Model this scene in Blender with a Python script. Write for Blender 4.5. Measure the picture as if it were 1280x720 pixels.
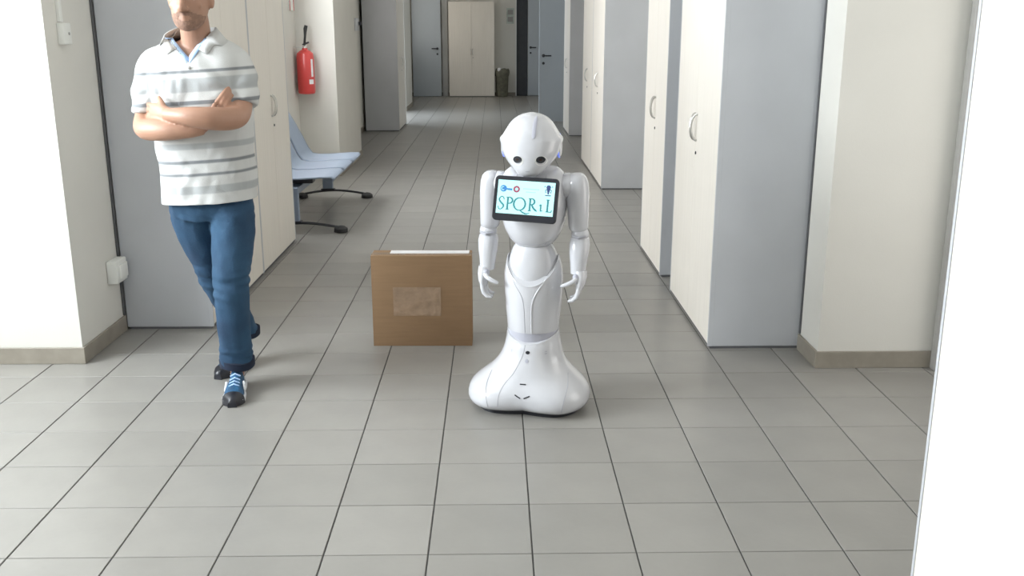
import bpy, bmesh, math, random
import numpy as np
from mathutils import Vector, Matrix, noise
from mathutils.bvhtree import BVHTree

random.seed(7)
for o in list(bpy.data.objects): bpy.data.objects.remove(o, do_unlink=True)
scene = bpy.context.scene
COL = scene.collection
PI = math.pi

# ------------------------------------------------------------------ camera
CAM_H = 1.4535
PITCH = math.atan(322/1206.0)
YAW = math.radians(1.01)
cd = bpy.data.cameras.new('camera'); cam = bpy.data.objects.new('camera', cd); COL.objects.link(cam)
cd.sensor_width = 36; cd.lens = 1206/1280*36; cd.clip_start = .05; cd.clip_end = 200
cam.location = (0, 0, CAM_H); cam.rotation_euler = (PI/2-PITCH, 0, -YAW)
scene.camera = cam

# ------------------------------------------------------------------ view, sky, daylight at the windows
vs = scene.view_settings
vs.view_transform = 'Standard'; vs.look = 'None'; vs.gamma = 1.0; vs.use_curve_mapping = False
vs.exposure = -0.25
w = bpy.data.worlds.new('sky'); scene.world = w; w.use_nodes = True
bg = w.node_tree.nodes['Background']
sky = w.node_tree.nodes.new('ShaderNodeTexSky'); sky.sky_type = 'HOSEK_WILKIE'; sky.turbidity = 4
sky.sun_direction = (-.5, -.4, .76)
w.node_tree.links.new(sky.outputs[0], bg.inputs[0]); bg.inputs[1].default_value = .6

def area(name, loc, rot, sx, sy, power, col):
    l = bpy.data.lights.new(name, 'AREA'); l.shape = 'RECTANGLE'; l.size = sx; l.size_y = sy
    l.energy = power; l.color = col
    o = bpy.data.objects.new(name, l); COL.objects.link(o); o.location = loc; o.rotation_euler = rot
    return o
# daylight just outside each window's glass; right, middle and far windows added to brighten
area('daylight_window_left', (-3.72, 2.6, 1.9), (0, -PI/2, 0), 1.5, 2.2, 430, (.88, .95, 1.0))
area('daylight_window_back', (-.5, -2.82, 1.75), (PI/2, 0, 0), 3.6, 1.7, 28, (.97, .98, 1.0))
area('fill_window_right', (2.72, 3.2, 1.3), (0, PI/2, 0), 2.0, 1.2, 28, (1.0, .97, .92))  # unseen opening added for light from the right
area('daylight_window_bench', (-2.32, 8.15, 1.9), (0, -PI/2, 0), 1.4, 2.3, 195, (.93, .97, 1.0))
area('fill_window_middle', (-2.32, 13.0, 1.9), (0, -PI/2, 0), 1.4, 1.9, 26, (1.0, .96, .90))  # hidden window added to brighten the middle cabinets and floor
area('fill_window_far', (-2.32, 21.0, 1.9), (0, -PI/2, 0), 1.4, 1.9, 30, (1.0, .95, .86))  # hidden window added to brighten the far end
area('daylight_corridor_door', (-2.32, 16.95, 1.2), (0, -PI/2, 0), 2.1, 1.7, 150, (.80, .90, 1.0))

# ------------------------------------------------------------------ materials
def mat(name, col, rough=.5, metal=0, noise_amt=0, nscale=8, bump=0, bscale=60, coat=0, spec=.5, emit=None, estr=0, col2=None, stretch=None, sub=0):
    m = bpy.data.materials.new(name); m.use_nodes = True
    nt = m.node_tree; b = nt.nodes['Principled BSDF']
    b.inputs['Base Color'].default_value = (*col, 1); b.inputs['Roughness'].default_value = rough
    b.inputs['Metallic'].default_value = metal; b.inputs['Specular IOR Level'].default_value = spec
    b.inputs['Coat Weight'].default_value = coat; b.inputs['Coat Roughness'].default_value = .06
    if sub:
        b.inputs['Subsurface Weight'].default_value = sub; b.inputs['Subsurface Radius'].default_value = (.01, .004, .002)
    if emit:
        b.inputs['Emission Color'].default_value = (*emit, 1); b.inputs['Emission Strength'].default_value = estr
    tc = nt.nodes.new('ShaderNodeTexCoord')
    src = tc.outputs['Object']
    if stretch:
        mp = nt.nodes.new('ShaderNodeMapping'); mp.inputs['Scale'].default_value = stretch
        nt.links.new(src, mp.inputs[0]); src = mp.outputs[0]
    if noise_amt or col2:
        n = nt.nodes.new('ShaderNodeTexNoise'); n.inputs['Scale'].default_value = nscale; n.inputs['Detail'].default_value = 5
        nt.links.new(src, n.inputs['Vector'])
        r = nt.nodes.new('ShaderNodeValToRGB')
        r.color_ramp.elements[0].position = .3; r.color_ramp.elements[1].position = .7
        c2 = col2 if col2 else tuple(min(1, c*(1+noise_amt)) for c in col)
        c1 = col if col2 else tuple(c*(1-noise_amt) for c in col)
        r.color_ramp.elements[0].color = (*c1, 1); r.color_ramp.elements[1].color = (*c2, 1)
        nt.links.new(n.outputs[0], r.inputs[0]); nt.links.new(r.outputs[0], b.inputs['Base Color'])
    if bump:
        n2 = nt.nodes.new('ShaderNodeTexNoise'); n2.inputs['Scale'].default_value = bscale; n2.inputs['Detail'].default_value = 4
        nt.links.new(src, n2.inputs['Vector'])
        bp = nt.nodes.new('ShaderNodeBump'); bp.inputs['Strength'].default_value = bump; bp.inputs['Distance'].default_value = .01
        nt.links.new(n2.outputs[0], bp.inputs['Height']); nt.links.new(bp.outputs[0], b.inputs['Normal'])
    return m

M = {}
M['wall'] = mat('painted_plaster', (.70, .68, .63), .85, noise_amt=.02, nscale=3, bump=.05, bscale=150, spec=.2)
M['ceiling'] = mat('ceiling_paint', (.85, .84, .81), .9, noise_amt=.01, spec=.2)
M['base'] = mat('beige_stone_skirting', (.29, .26, .215), .45, noise_amt=.10, nscale=14)
M['grout'] = mat('floor_grout', (.09, .088, .085), .9, noise_amt=.15, nscale=30)
M['cream'] = mat('cream_laminate', (.80, .75, .68), .42, noise_amt=.025, nscale=6, stretch=(6, 6, .4), spec=.4)
M['grey'] = mat('grey_laminate', (.52, .53, .55), .45, noise_amt=.03, nscale=4, spec=.4)
M['plinth'] = mat('dark_plinth', (.13, .13, .14), .6, noise_amt=.1)
M['steel'] = mat('brushed_steel', (.62, .61, .58), .32, 1, noise_amt=.05, nscale=40)
M['darkmetal'] = mat('dark_metal', (.05, .05, .055), .4, .6, noise_amt=.1)
M['black'] = mat('black_plastic', (.015, .016, .022), .35, noise_amt=.2, nscale=20)
M['white'] = mat('glossy_white_plastic', (.585, .585, .61), .20, noise_amt=.008, nscale=5, coat=.5)
M['joint'] = mat('lavender_grey_plastic', (.44, .44, .50), .5, noise_amt=.03)
M['seam'] = mat('shell_seam', (.40, .40, .44), .6, noise_amt=.05)
M['whiteplastic'] = mat('matt_white_plastic', (.78, .78, .74), .5, noise_amt=.02)
M['door'] = mat('blue_grey_door_paint', (.42, .46, .50), .45, noise_amt=.02, nscale=3)
M['doorshade'] = mat('doorway_shade', (.07, .075, .085), .7, noise_amt=.1)  # shade inside the open doorway put into a dark colour
M['red'] = mat('red_enamel', (.62, .055, .05), .3, noise_amt=.04, coat=.4)
M['rubber'] = mat('black_rubber', (.02, .02, .02), .6, noise_amt=.2)
M['seat'] = mat('blue_grey_plastic', (.26, .31, .39), .4, noise_amt=.03)
M['card'] = mat('corrugated_cardboard', (.27, .17, .095), .8, noise_amt=.06, nscale=5, bump=.12, bscale=30, stretch=(1, 1, 12), spec=.2)
M['tape'] = mat('clear_packing_tape', (.31, .21, .135), .18, noise_amt=.15, nscale=22, bump=.5, bscale=22, spec=.7)
M['label'] = mat('white_paper_label', (.80, .79, .80), .4, noise_amt=.06, nscale=25)
M['bag'] = mat('olive_plastic_bag', (.13, .125, .09), .45, noise_amt=.3, nscale=15, bump=.6, bscale=25)
M['paper'] = mat('printed_paper', (.50, .55, .50), .7, noise_amt=.2, nscale=12)
M['skin'] = mat('skin', (.38, .21, .14), .5, noise_amt=.07, nscale=9, bump=.08, bscale=120, sub=.05)
M['hair'] = mat('dark_hair', (.035, .025, .02), .6, noise_amt=.3, nscale=60, bump=.6, bscale=140)
M['beard'] = mat('brown_stubble', (.25, .145, .10), .75, noise_amt=.2, nscale=80, bump=.3, bscale=260)
M['eye'] = mat('eye_white', (.75, .73, .70), .2, noise_amt=.01)
M['iris'] = mat('dark_iris', (.05, .03, .02), .15, noise_amt=.1)
M['lining'] = mat('light_blue_cotton', (.42, .58, .82), .85, noise_amt=.04)
M['jeans'] = mat('blue_denim', (.011, .036, .078), .85, noise_amt=.25, nscale=5, col2=(.026, .082, .155), bump=.25, bscale=220)
M['denimdark'] = mat('dark_denim_hem', (.008, .015, .035), .9, noise_amt=.2, nscale=30)
M['shoe'] = mat('blue_trainer_mesh', (.02, .14, .30), .6, col2=(.012, .05, .11), nscale=14, bump=.3, bscale=200)
M['sole'] = mat('white_rubber_sole', (.75, .76, .78), .5, noise_amt=.03)
M['glow'] = mat('screen_glow', (.05, .06, .06), .2, emit=(.55, .95, .95), estr=1.5, noise_amt=.0)
M['ink'] = mat('screen_teal_ink', (.02, .13, .15), .5, emit=(.03, .20, .22), estr=.8)
M['inkblue'] = mat('screen_blue_ink', (.02, .1, .3), .5, emit=(.03, .22, .45), estr=.8)
M['inkred'] = mat('screen_maroon_ink', (.2, .02, .05), .5, emit=(.28, .06, .12), estr=.8)
M['inkgrey'] = mat('screen_pale_ink', (.3, .45, .45), .5, emit=(.22, .50, .55), estr=1.0)
M['inkdark'] = mat('screen_navy_ink', (.02, .03, .1), .5, emit=(.03, .06, .18), estr=.8)
M['led'] = mat('blue_led_ring', (.2, .3, .8), .3, emit=(.12, .2, .9), estr=.8)
M['gasket'] = mat('grey_gasket', (.10, .10, .105), .7, noise_amt=.1)
M['frame'] = mat('white_window_frame', (.75, .75, .74), .4, noise_amt=.02)
M['greytrim'] = mat('grey_painted_frame', (.33, .32, .30), .5, noise_amt=.03)

# window glass: clear pane with a faint sheen
g = bpy.data.materials.new('window_glass'); g.use_nodes = True; nt = g.node_tree; nt.nodes.clear()
out = nt.nodes.new('ShaderNodeOutputMaterial'); mx = nt.nodes.new('ShaderNodeMixShader')
tr = nt.nodes.new('ShaderNodeBsdfTransparent'); gl = nt.nodes.new('ShaderNodeBsdfGlossy'); gl.inputs['Roughness'].default_value = .05
mx.inputs[0].default_value = .06; nt.links.new(tr.outputs[0], mx.inputs[1]); nt.links.new(gl.outputs[0], mx.inputs[2]); nt.links.new(mx.outputs[0], out.inputs[0])
M['glass'] = g

# floor tile: each tile a slightly different grey
def tile_mat():
    m = mat('grey_stoneware_tile', (.260, .248, .228), .34, noise_amt=.05, nscale=5, bump=.03, bscale=40)
    nt = m.node_tree; b = nt.nodes['Principled BSDF']
    oi = nt.nodes.new('ShaderNodeObjectInfo'); mr = nt.nodes.new('ShaderNodeMapRange')
    mr.inputs[3].default_value = .94; mr.inputs[4].default_value = 1.06
    nt.links.new(oi.outputs['Random'], mr.inputs[0])
    hs = nt.nodes.new('ShaderNodeHueSaturation')
    src = b.inputs['Base Color'].links[0].from_socket
    nt.links.new(src, hs.inputs['Color']); nt.links.new(mr.outputs[0], hs.inputs['Value']); nt.links.new(hs.outputs[0], b.inputs['Base Color'])
    return m
M['tile'] = tile_mat()

# striped polo: bands across the cloth (woven stripes, by height)
def shirt_mat():
    m = mat('striped_cotton_jersey', (.74, .74, .72), .9, bump=.15, bscale=300, spec=.2)
    nt = m.node_tree; b = nt.nodes['Principled BSDF']
    tc = [n for n in nt.nodes if n.type == 'TEX_COORD'][0]
    sp = nt.nodes.new('ShaderNodeSeparateXYZ'); nt.links.new(tc.outputs['Object'], sp.inputs[0])
    # stripes drop slightly towards the sides, like cloth over a chest
    ab = nt.nodes.new('ShaderNodeMath'); ab.operation = 'MULTIPLY'; ab.inputs[1].default_value = -.06
    nt.links.new(sp.outputs['X'], ab.inputs[0])
    ad = nt.nodes.new('ShaderNodeMath'); ad.operation = 'ADD'
    nt.links.new(sp.outputs['Z'], ad.inputs[0]); nt.links.new(ab.outputs[0], ad.inputs[1])
    mr = nt.nodes.new('ShaderNodeMapRange'); mr.inputs[1].default_value = .78; mr.inputs[2].default_value = 1.50
    nt.links.new(ad.outputs[0], mr.inputs[0])
    r = nt.nodes.new('ShaderNodeValToRGB'); cr = r.color_ramp; cr.interpolation = 'LINEAR'
    base = (.57, .57, .555, 1); soft = (.40, .41, .41, 1); dark = (.22, .23, .24, 1)
    def pos(z): return (z-.78)/.72
    stops = [(0, base)]
    spec = ((.855, .014, soft), (.915, .004, dark), (.964, .005, dark), (1.025, .010, soft), (1.19, .006, dark), (1.255, .024, soft), (1.305, .004, dark))
    for z, wd, c in spec:
        stops += [(pos(z-wd-.003), base), (pos(z-wd), c), (pos(z+wd), c), (pos(z+wd+.003), base)]
    els = cr.elements
    els[0].position = 0; els[0].color = base; els[1].position = 1; els[1].color = base
    for p, c in stops[1:]:
        e = els.new(p); e.color = c
    nt.links.new(mr.outputs[0], r.inputs[0]); nt.links.new(r.outputs[0], b.inputs['Base Color'])
    return m
M['shirt'] = shirt_mat()

# ------------------------------------------------------------------ helpers
def tag(o, label=None, cat=None, group=None, kind=None):
    if label: o['label'] = label
    if cat: o['category'] = cat
    if group: o['group'] = group
    if kind: o['kind'] = kind
    return o

def empty(name, loc, rz=0, **kw):
    o = bpy.data.objects.new(name, None); COL.objects.link(o); o.location = loc; o.rotation_euler = (0, 0, rz)
    o.empty_display_size = .05
    return tag(o, **kw)

class MB:
    def __init__(s): s.v = []; s.f = []
    def add(s, vs, fs, mtx=None):
        n = len(s.v)
        for p in vs:
            p = Vector(p)
            s.v.append(tuple(mtx @ p) if mtx else tuple(p))
        for f in fs: s.f.append(tuple(i+n for i in f))
        return s
    def box(s, x0, x1, y0, y1, z0, z1, mtx=None):
        return s.add([(x0,y0,z0),(x1,y0,z0),(x1,y1,z0),(x0,y1,z0),(x0,y0,z1),(x1,y0,z1),(x1,y1,z1),(x0,y1,z1)],
                     [(0,3,2,1),(4,5,6,7),(0,1,5,4),(1,2,6,5),(2,3,7,6),(3,0,4,7)], mtx)
    def bbox(s, x0, x1, y0, y1, z0, z1, r=.003, seg=2, mtx=None):
        bm = bmesh.new(); bmesh.ops.create_cube(bm, size=1)
        for v in bm.verts:
            v.co = Vector(((x0+x1)/2+v.co.x*(x1-x0), (y0+y1)/2+v.co.y*(y1-y0), (z0+z1)/2+v.co.z*(z1-z0)))
        bmesh.ops.bevel(bm, geom=bm.edges[:], offset=r, segments=seg, affect='EDGES', profile=.5)
        bm.verts.index_update()
        s.add([v.co[:] for v in bm.verts], [[v.index for v in f.verts] for f in bm.faces], mtx); bm.free(); return s
    def rings(s, rings, cap0=True, cap1=True, closed=True, mtx=None):
        n = len(rings[0]); vs = [p for r in rings for p in r]; fs = []
        for k in range(len(rings)-1):
            for i in range(n if closed else n-1):
                j = (i+1) % n
                fs.append((k*n+i, k*n+j, (k+1)*n+j, (k+1)*n+i))
        if cap0: fs.append(tuple(range(n-1, -1, -1)))
        if cap1: fs.append(tuple((len(rings)-1)*n+i for i in range(n)))
        return s.add(vs, fs, mtx)
    def tube(s, pts, rad, n=10, mtx=None, flat=None, up=None):
        pts = [Vector(p) for p in pts]
        if not hasattr(rad, '__len__'): rad = [rad]*len(pts)
        rs = []; prev = None
        for i, p in enumerate(pts):
            t = (pts[min(i+1, len(pts)-1)]-pts[max(i-1, 0)]).normalized()
            if prev is None:
                a = Vector(up) if up else (Vector((0, 0, 1)) if abs(t.z) < .9 else Vector((0, 1, 0)))
                a = (a-t*a.dot(t)).normalized()
            else:
                a = (prev-t*prev.dot(t)).normalized()
            prev = a; b = t.cross(a)
            r = rad[i]; ra, rb = (r if hasattr(r, '__len__') else (r, r))
            rs.append([tuple(p+a*ra*math.cos(2*PI*k/n)+b*rb*math.sin(2*PI*k/n)) for k in range(n)])
        return s.rings(rs, mtx=mtx)
    def ball(s, c, r, n=16, m=10, mtx=None):
        if not hasattr(r, '__len__'): r = (r, r, r)
        rs = []
        for k in range(1, m):
            a = PI*k/m
            rs.append([(c[0]+r[0]*math.sin(a)*math.cos(2*PI*i/n), c[1]+r[1]*math.sin(a)*math.sin(2*PI*i/n), c[2]-r[2]*math.cos(a)) for i in range(n)])
        return s.rings(rs, mtx=mtx)
    def lathe(s, prof, n=24, mtx=None, cx=0, cy=0):
        return s.rings([[(cx+r*math.cos(2*PI*i/n), cy+r*math.sin(2*PI*i/n), z) for i in range(n)] for r, z in prof], mtx=mtx)
    def build(s, name, m, parent=None, smooth=True, angle=35):
        me = bpy.data.meshes.new(name); me.from_pydata(s.v, [], s.f); me.validate(); me.update()
        if smooth:
            for p in me.polygons: p.use_smooth = True
            me.set_sharp_from_angle(angle=math.radians(angle))
        me.materials.append(m if not isinstance(m, str) else M[m])
        o = bpy.data.objects.new(name, me); COL.objects.link(o)
        if parent: o.parent = parent
        return o

def fix_normals(o):
    bm = bmesh.new(); bm.from_mesh(o.data); bmesh.ops.recalc_face_normals(bm, faces=bm.faces[:]); bm.to_mesh(o.data); bm.free(); return o

def interp(tab, t):
    """smooth (Catmull) interpolation of rows [(t, a, b, ...)]"""
    if t <= tab[0][0]: return tab[0][1:]
    if t >= tab[-1][0]: return tab[-1][1:]
    for i in range(len(tab)-1):
        if tab[i][0] <= t <= tab[i+1][0]: break
    p0 = tab[max(i-1, 0)]; p1 = tab[i]; p2 = tab[i+1]; p3 = tab[min(i+2, len(tab)-1)]
    h = p2[0]-p1[0]; u = (t-p1[0])/h; res = []
    for k in range(1, len(p1)):
        m1 = (p2[k]-p0[k])/(p2[0]-p0[0])*h; m2 = (p3[k]-p1[k])/(p3[0]-p1[0])*h
        res.append((2*u**3-3*u*u+1)*p1[k]+(u**3-2*u*u+u)*m1+(-2*u**3+3*u*u)*p2[k]+(u**3-u*u)*m2)
    return res

def sect(cx, cy, rx, ryf, ryb, z, n=40, e=2.0, zf=None):
    r = []
    for i in range(n):
        a = 2*PI*i/n; c = math.cos(a); d = math.sin(a)
        x = cx+rx*math.copysign(abs(c)**(2/e), c); ry = ryb if d > 0 else ryf
        y = cy+ry*math.copysign(abs(d)**(2/e), d)
        r.append((x, y, z if zf is None else zf(a, z)))
    return r

def bvh_of(o): 
    me = o.data
    return BVHTree.FromPolygons([v.co[:] for v in me.vertices], [p.vertices[:] for p in me.polygons])

def hit(bv, x, z, y0=-2):   # surface point seen from the front (-Y)
    r = bv.ray_cast(Vector((x, y0, z)), Vector((0, 1, 0)))
    return (r[0], r[1]) if r[0] is not None else (None, None)

# ================================================================== the setting
fl = MB().box(-3.6, 2.6, -2.7, 22.8, -.06, -.0035).build('floor', 'grout', smooth=False)
tag(fl, 'grey stoneware tiled floor of the corridor', 'floor', kind='structure')

def tile_mesh():
    m = MB(); a = .14765; b = .1486; c = .0012
    m.add([(-a,-b,-.006),(a,-b,-.006),(a,b,-.006),(-a,b,-.006),(-a,-b,-c),(a,-b,-c),(a,b,-c),(-a,b,-c),
           (-a+c,-b+c,0),(a-c,-b+c,0),(a-c,b-c,0),(-a+c,b-c,0)],
          [(0,1,5,4),(1,2,6,5),(2,3,7,6),(3,0,4,7),(4,5,9,8),(5,6,10,9),(6,7,11,10),(7,4,8,11),(8,9,10,11)])
    return m
tm = tile_mesh()
cells = []
for i in range(-11, 9):
    for j in range(-18, 68):
        x = -.197+.3*i+.15; y = 2.482+.3*j+.15
        if not (-3.5 < x < 2.55 and -2.6 < y < 22.7): continue
        if j >= 10: y += .004
        # seen in the photo: right of the left pier and cabinets, left of the right ones, in the lens's cone
        vis = y > 2.35 and abs(x-.02*y) < .56*y and (y < 4.25 or -1.42 < x < 1.1) and not (x > 1.15 and y < 2.7)
        if y < 4.25 and x > 1.25+.36*(y-2.5): vis = False
        cells.append((0 if vis else 1, y, x))
cells.sort()
first = None
for k, (nv, y, x) in enumerate(c for c in cells if c[0] == 0):
    if k >= 300: break
    if first is None:
        t = first = tm.build('tile', 'tile', fl, smooth=False)
    else:
        t = first.copy(); COL.objects.link(t)
    t.parent = fl; t.location = (x, y, random.uniform(-.0003, .0003))
done = set((y, x) for nv, y, x in [c for c in cells if c[0] == 0][:300])
rest = MB()
for nv, y, x in cells:
    if (y, x) in done: continue
    rest.add(tm.v, tm.f, Matrix.Translation((x, y, 0)))
tag(rest.build('tile_field', 'tile', fl, smooth=False), kind='stuff')

CEIL = 3.0
tag(MB().box(-3.6, 2.6, -2.7, 22.8, CEIL, CEIL+.1).build('ceiling', 'ceiling', smooth=False), 'white ceiling of the corridor', 'ceiling', kind='structure')

def wall(name, label, boxes):
    m = MB()
    for b_ in boxes: m.box(*b_)
    tag(m.build(name, 'wall', smooth=False), label, 'wall', kind='structure')
wall('wall_left', 'cream plaster window wall beside the camera on the left', [(-3.6, -3.4, -2.7, 1.4, 0, CEIL), (-3.6, -3.4, 3.8, 4.16, 0, CEIL), (-3.6, -3.4, 1.4, 3.8, 0, 1.1), (-3.6, -3.4, 1.4, 3.8, 2.7, CEIL)])
wall('wall_left', 'near white plaster pier at the left edge of the picture', [(-3.6, -1.86, 4.16, 4.665, 0, CEIL)])
wall('wall_left', 'white plaster wall behind the bench and the near left cabinets', [(-2.2, -1.98, 4.665, 6.95, 0, CEIL), (-2.2, -1.98, 6.95, 9.35, 0, 1.15), (-2.2, -1.98, 6.95, 9.35, 2.7, CEIL), (-2.2, -1.98, 9.35, 9.96, 0, CEIL)])
wall('wall_left', 'cream plaster pier beyond the fire extinguisher', [(-2.2, -1.594, 9.96, 11.6, 0, CEIL)])
wall('wall_left', 'plaster wall behind the far left cabinet', [(-2.2, -1.96, 11.6, 12.0, 0, CEIL), (-2.2, -1.96, 12.0, 14.0, 0, 1.15), (-2.2, -1.96, 12.0, 14.0, 2.7, CEIL), (-2.2, -1.96, 14.0, 16.05, 0, CEIL), (-2.2, -1.96, 16.05, 17.85, 2.3, CEIL), (-2.2, -1.96, 17.85, 18.24, 0, CEIL)])
wall('wall_left', 'farthest cream plaster pier on the left', [(-2.2, -1.645, 18.24, 19.62, 0, CEIL), (-2.2, -1.96, 19.62, 20.0, 0, CEIL), (-2.2, -1.96, 20.0, 22.0, 0, 1.15), (-2.2, -1.96, 20.0, 22.0, 2.7, CEIL), (-2.2, -1.96, 22.0, 22.6, 0, CEIL)])
wall('wall_right', 'cream plaster pier on the right beside the grey cabinet side', [(1.43, 2.6, 4.045, 4.305, 0, CEIL)])
wall('wall_right', 'plaster wall behind the row of cabinets on the right', [(1.47, 1.7, 4.305, 22.6, 0, CEIL)])
wall('wall_right', 'plaster wall beside the camera on the right', [(2.4, 2.6, -2.7, 2.5, 0, CEIL), (2.4, 2.6, 2.5, 3.9, 2.35, CEIL), (2.4, 2.6, 3.9, 4.045, 0, CEIL)])
wb = MB()
wb.box(-3.4, -2.4, -2.7, -2.5, 0, CEIL).box(1.4, 2.4, -2.7, -2.5, 0, CEIL).box(-2.4, 1.4, -2.7, -2.5, 0, .8).box(-2.4, 1.4, -2.7, -2.5, 2.65, CEIL)
tag(wb.build('wall_back', 'wall', smooth=False), 'cream plaster wall behind the camera', 'wall', kind='structure')
wf = MB()
wf.box(-2.2, .5, 22.6, 22.8, 0, CEIL).box(.5, .76, 22.6, 22.8, 2.2, CEIL).box(.76, 1.7, 22.6, 22.8, 0, CEIL)
wf.box(.45, .81, 22.8, 22.82, 0, 2.3)
tag(wf.build('wall_far', 'wall', smooth=False), 'cream plaster wall closing the far end of the corridor', 'wall', kind='structure')

def window(name, label, mtx, wd, h, ncol, frame_mat='frame'):
    root = empty(name, (0, 0, 0)); root.matrix_world = mtx; tag(root, label, 'window', kind='structure')
    f = MB(); t = .06
    f.box(-wd/2, wd/2, -.04, .04, 0, t).box(-wd/2, wd/2, -.04, .04, h-t, h)
    f.box(-wd/2, -wd/2+t, -.04, .04, t, h-t).box(wd/2-t, wd/2, -.04, .04, t, h-t)
    f.build('window_frame', frame_mat, root, smooth=False)
    step = (wd-2*t)/ncol
    for k in range(ncol):
        x0 = -wd/2+t+k*step
        if k: MB().box(x0-.025, x0+.025, -.035, .035, t, h-t).build('mullion', frame_mat, root, smooth=False)
        MB().box(x0, x0+step, -.004, .004, t, h-t).build('pane', 'glass', root, smooth=False)
    return root
window('window_1', 'white framed window beside the camera on the left', Matrix.Translation((-3.5, 2.6, 1.1)) @ Matrix.Rotation(PI/2, 4, 'Z'), 2.4, 1.6, 2)
window('window_2', 'white framed window in the wall behind the camera', Matrix.Translation((-.5, -2.6, .8)), 3.8, 1.85, 4)
window('window_3', 'glazed opening letting daylight in far down the corridor', Matrix.Translation((-2.08, 16.95, 0)) @ Matrix.Rotation(PI/2, 4, 'Z'), 1.8, 2.3, 2)

window('window_4', 'white framed window above the blue grey bench', Matrix.Translation((-2.09, 8.15, 1.15)) @ Matrix.Rotation(PI/2, 4, 'Z'), 2.4, 1.55, 2)
window('added_window_right', 'added unseen glazed opening to the right of the camera', Matrix.Translation((2.5, 3.2, 0)) @ Matrix.Rotation(PI/2, 4, 'Z'), 1.4, 2.35, 1)  # out of view, put in for its light on the left pier

window('added_window_middle', 'added white framed window hidden behind the pier with the fire extinguisher', Matrix.Translation((-2.08, 13.0, 1.15)) @ Matrix.Rotation(PI/2, 4, 'Z'), 2.0, 1.55, 2)  # out of view, put in to lift the middle stretch
window('added_window_far', 'added white framed window hidden behind the farthest pier on the left', Matrix.Translation((-2.08, 21.0, 1.15)) @ Matrix.Rotation(PI/2, 4, 'Z'), 2.0, 1.55, 2)  # out of view, put in to light the far cabinet and door

def baseboard(name, label, runs):
    m = MB()
    for x0, x1, y0, y1 in runs: m.bbox(x0, x1, y0, y1, 0, .077, .002, 1)
    tag(m.build(name, 'base', smooth=False), label, 'baseboard', kind='structure')
baseboard('baseboard_left', 'beige stone skirting along the left wall',
    [(-3.4, -1.848, 4.148, 4.16), (-1.86, -1.848, 4.16, 4.662), (-1.98, -1.594, 9.948, 9.96), (-1.594, -1.582, 9.948, 11.6), (-1.98, -1.968, 6.8, 9.948),
     (-1.96, -1.948, 11.6, 14.5), (-1.96, -1.645, 18.228, 18.24), (-1.645, -1.633, 18.228, 19.62)])
baseboard('baseboard_right', 'beige stone skirting along the right pier', [(1.418, 2.4, 4.033, 4.045), (1.418, 1.43, 4.045, 4.3)])
baseboard('baseboard_far', 'beige stone skirting across the far wall', [(-2.0, .5, 22.588, 22.6)])
tag(MB().bbox(1.932, 1.985, 3.99, 4.033, .0, 2.9, .003, 1).build('trim_1', 'greytrim', smooth=False), 'grey vertical frame strip on the right pier', 'trim', kind='structure')

# ================================================================== cabinets
def bow_handle(mb, x, z, y=0, L=.13, bulge=.018):
    pts = []
    for k in range(9):
        a = PI*k/8
        pts.append((x+bulge*math.sin(a), y-.026*math.sin(a)-.001, z+L/2*math.cos(a)))
    mb.tube(pts, .0055, 8)

def cabinet(label, Xf, y0, y1, side, units, depth=.43, h=2.1, seams=None, bodymat='grey', hz=.99, loc=None):
    """doors face local -Y; 'side' +1 stands on the right of the corridor, -1 on the left, 0 faces the camera"""
    L = y1-y0
    if side == 1: root = empty('tall_cabinet', (Xf, (y0+y1)/2, 0), -PI/2)
    elif side == -1: root = empty('tall_cabinet', (Xf, (y0+y1)/2, 0), PI/2)
    else: root = empty('tall_cabinet', loc, 0)
    tag(root, label, 'cabinet', 'tall storage cabinets along the corridor')
    MB().bbox(-L/2, L/2, .02, depth, .012, h, .0015, 1).build('body', bodymat, root, smooth=False)
    MB().box(-L/2+.004, L/2-.004, .012, depth-.01, .0, .012).build('plinth', 'plinth', root, smooth=False)
    # doors: list of (a,b,handle side) in local x
    for sx in (-1, 1): MB().box(sx*(L/2)-(.012 if sx > 0 else 0), sx*(L/2)+(.012 if sx < 0 else 0), .0, .021, .012, h).build('side_panel_edge', bodymat, root, smooth=False)
    n = units*2; wd = (L-.026)/n
    for k in range(n):
        a = -L/2+.013+k*wd; b = a+wd
        d = MB().bbox(a+.0015, b-.0015, 0, .018, .022, h-.004, .0012, 1).build('door', 'cream', root, smooth=False)
        hm = MB(); sgn = -1 if k % 2 else 1
        hx = (b-.028) if k % 2 == 0 else (a+.028)
        bow_handle(hm, hx, hz, 0, .13, .014*sgn)
        hm.build('handle', 'steel', d)
        if k % 2:
            MB().lathe([(.008, 0), (.008, .004), (.003, .005)], 12, Matrix.Translation((hx, 0, hz-.125)) @ Matrix.Rotation(PI/2, 4, 'X')).build('lock', 'darkmetal', d)
    return root
cabinet('cream tall cabinet with grey side standing behind the walking person', -1.42, 4.672, 5.772, -1, 1)
cabinet('cream tall cabinet in front of the blue grey bench', -1.42, 5.776, 6.76, -1, 1)
cabinet('cream tall cabinet with grey side far down the left, past the fire extinguisher', -1.42, 14.55, 15.72, -1, 1, depth=.5)
cabinet('cream tall cabinet with large grey side beside the right pier', 1.0, 4.315, 5.335, 1, 1, depth=.435)
cabinet('narrow cream tall cabinet just beyond the one by the right pier', 1.0, 5.69, 6.5, 1, 1, depth=.435)
cabinet('cream tall cabinet with bluish side behind the robot\'s shoulder, nearer half', 1.0, 9.03, 10.1, 1, 1, depth=.44)
cabinet('cream tall cabinet behind the robot\'s shoulder, farther half', 1.0, 10.103, 11.19, 1, 1, depth=.44)
cabinet('cream tall cabinet with dull grey side beside the open door leaf', 1.05, 13.82, 14.98, 1, 1, depth=.41)
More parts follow.
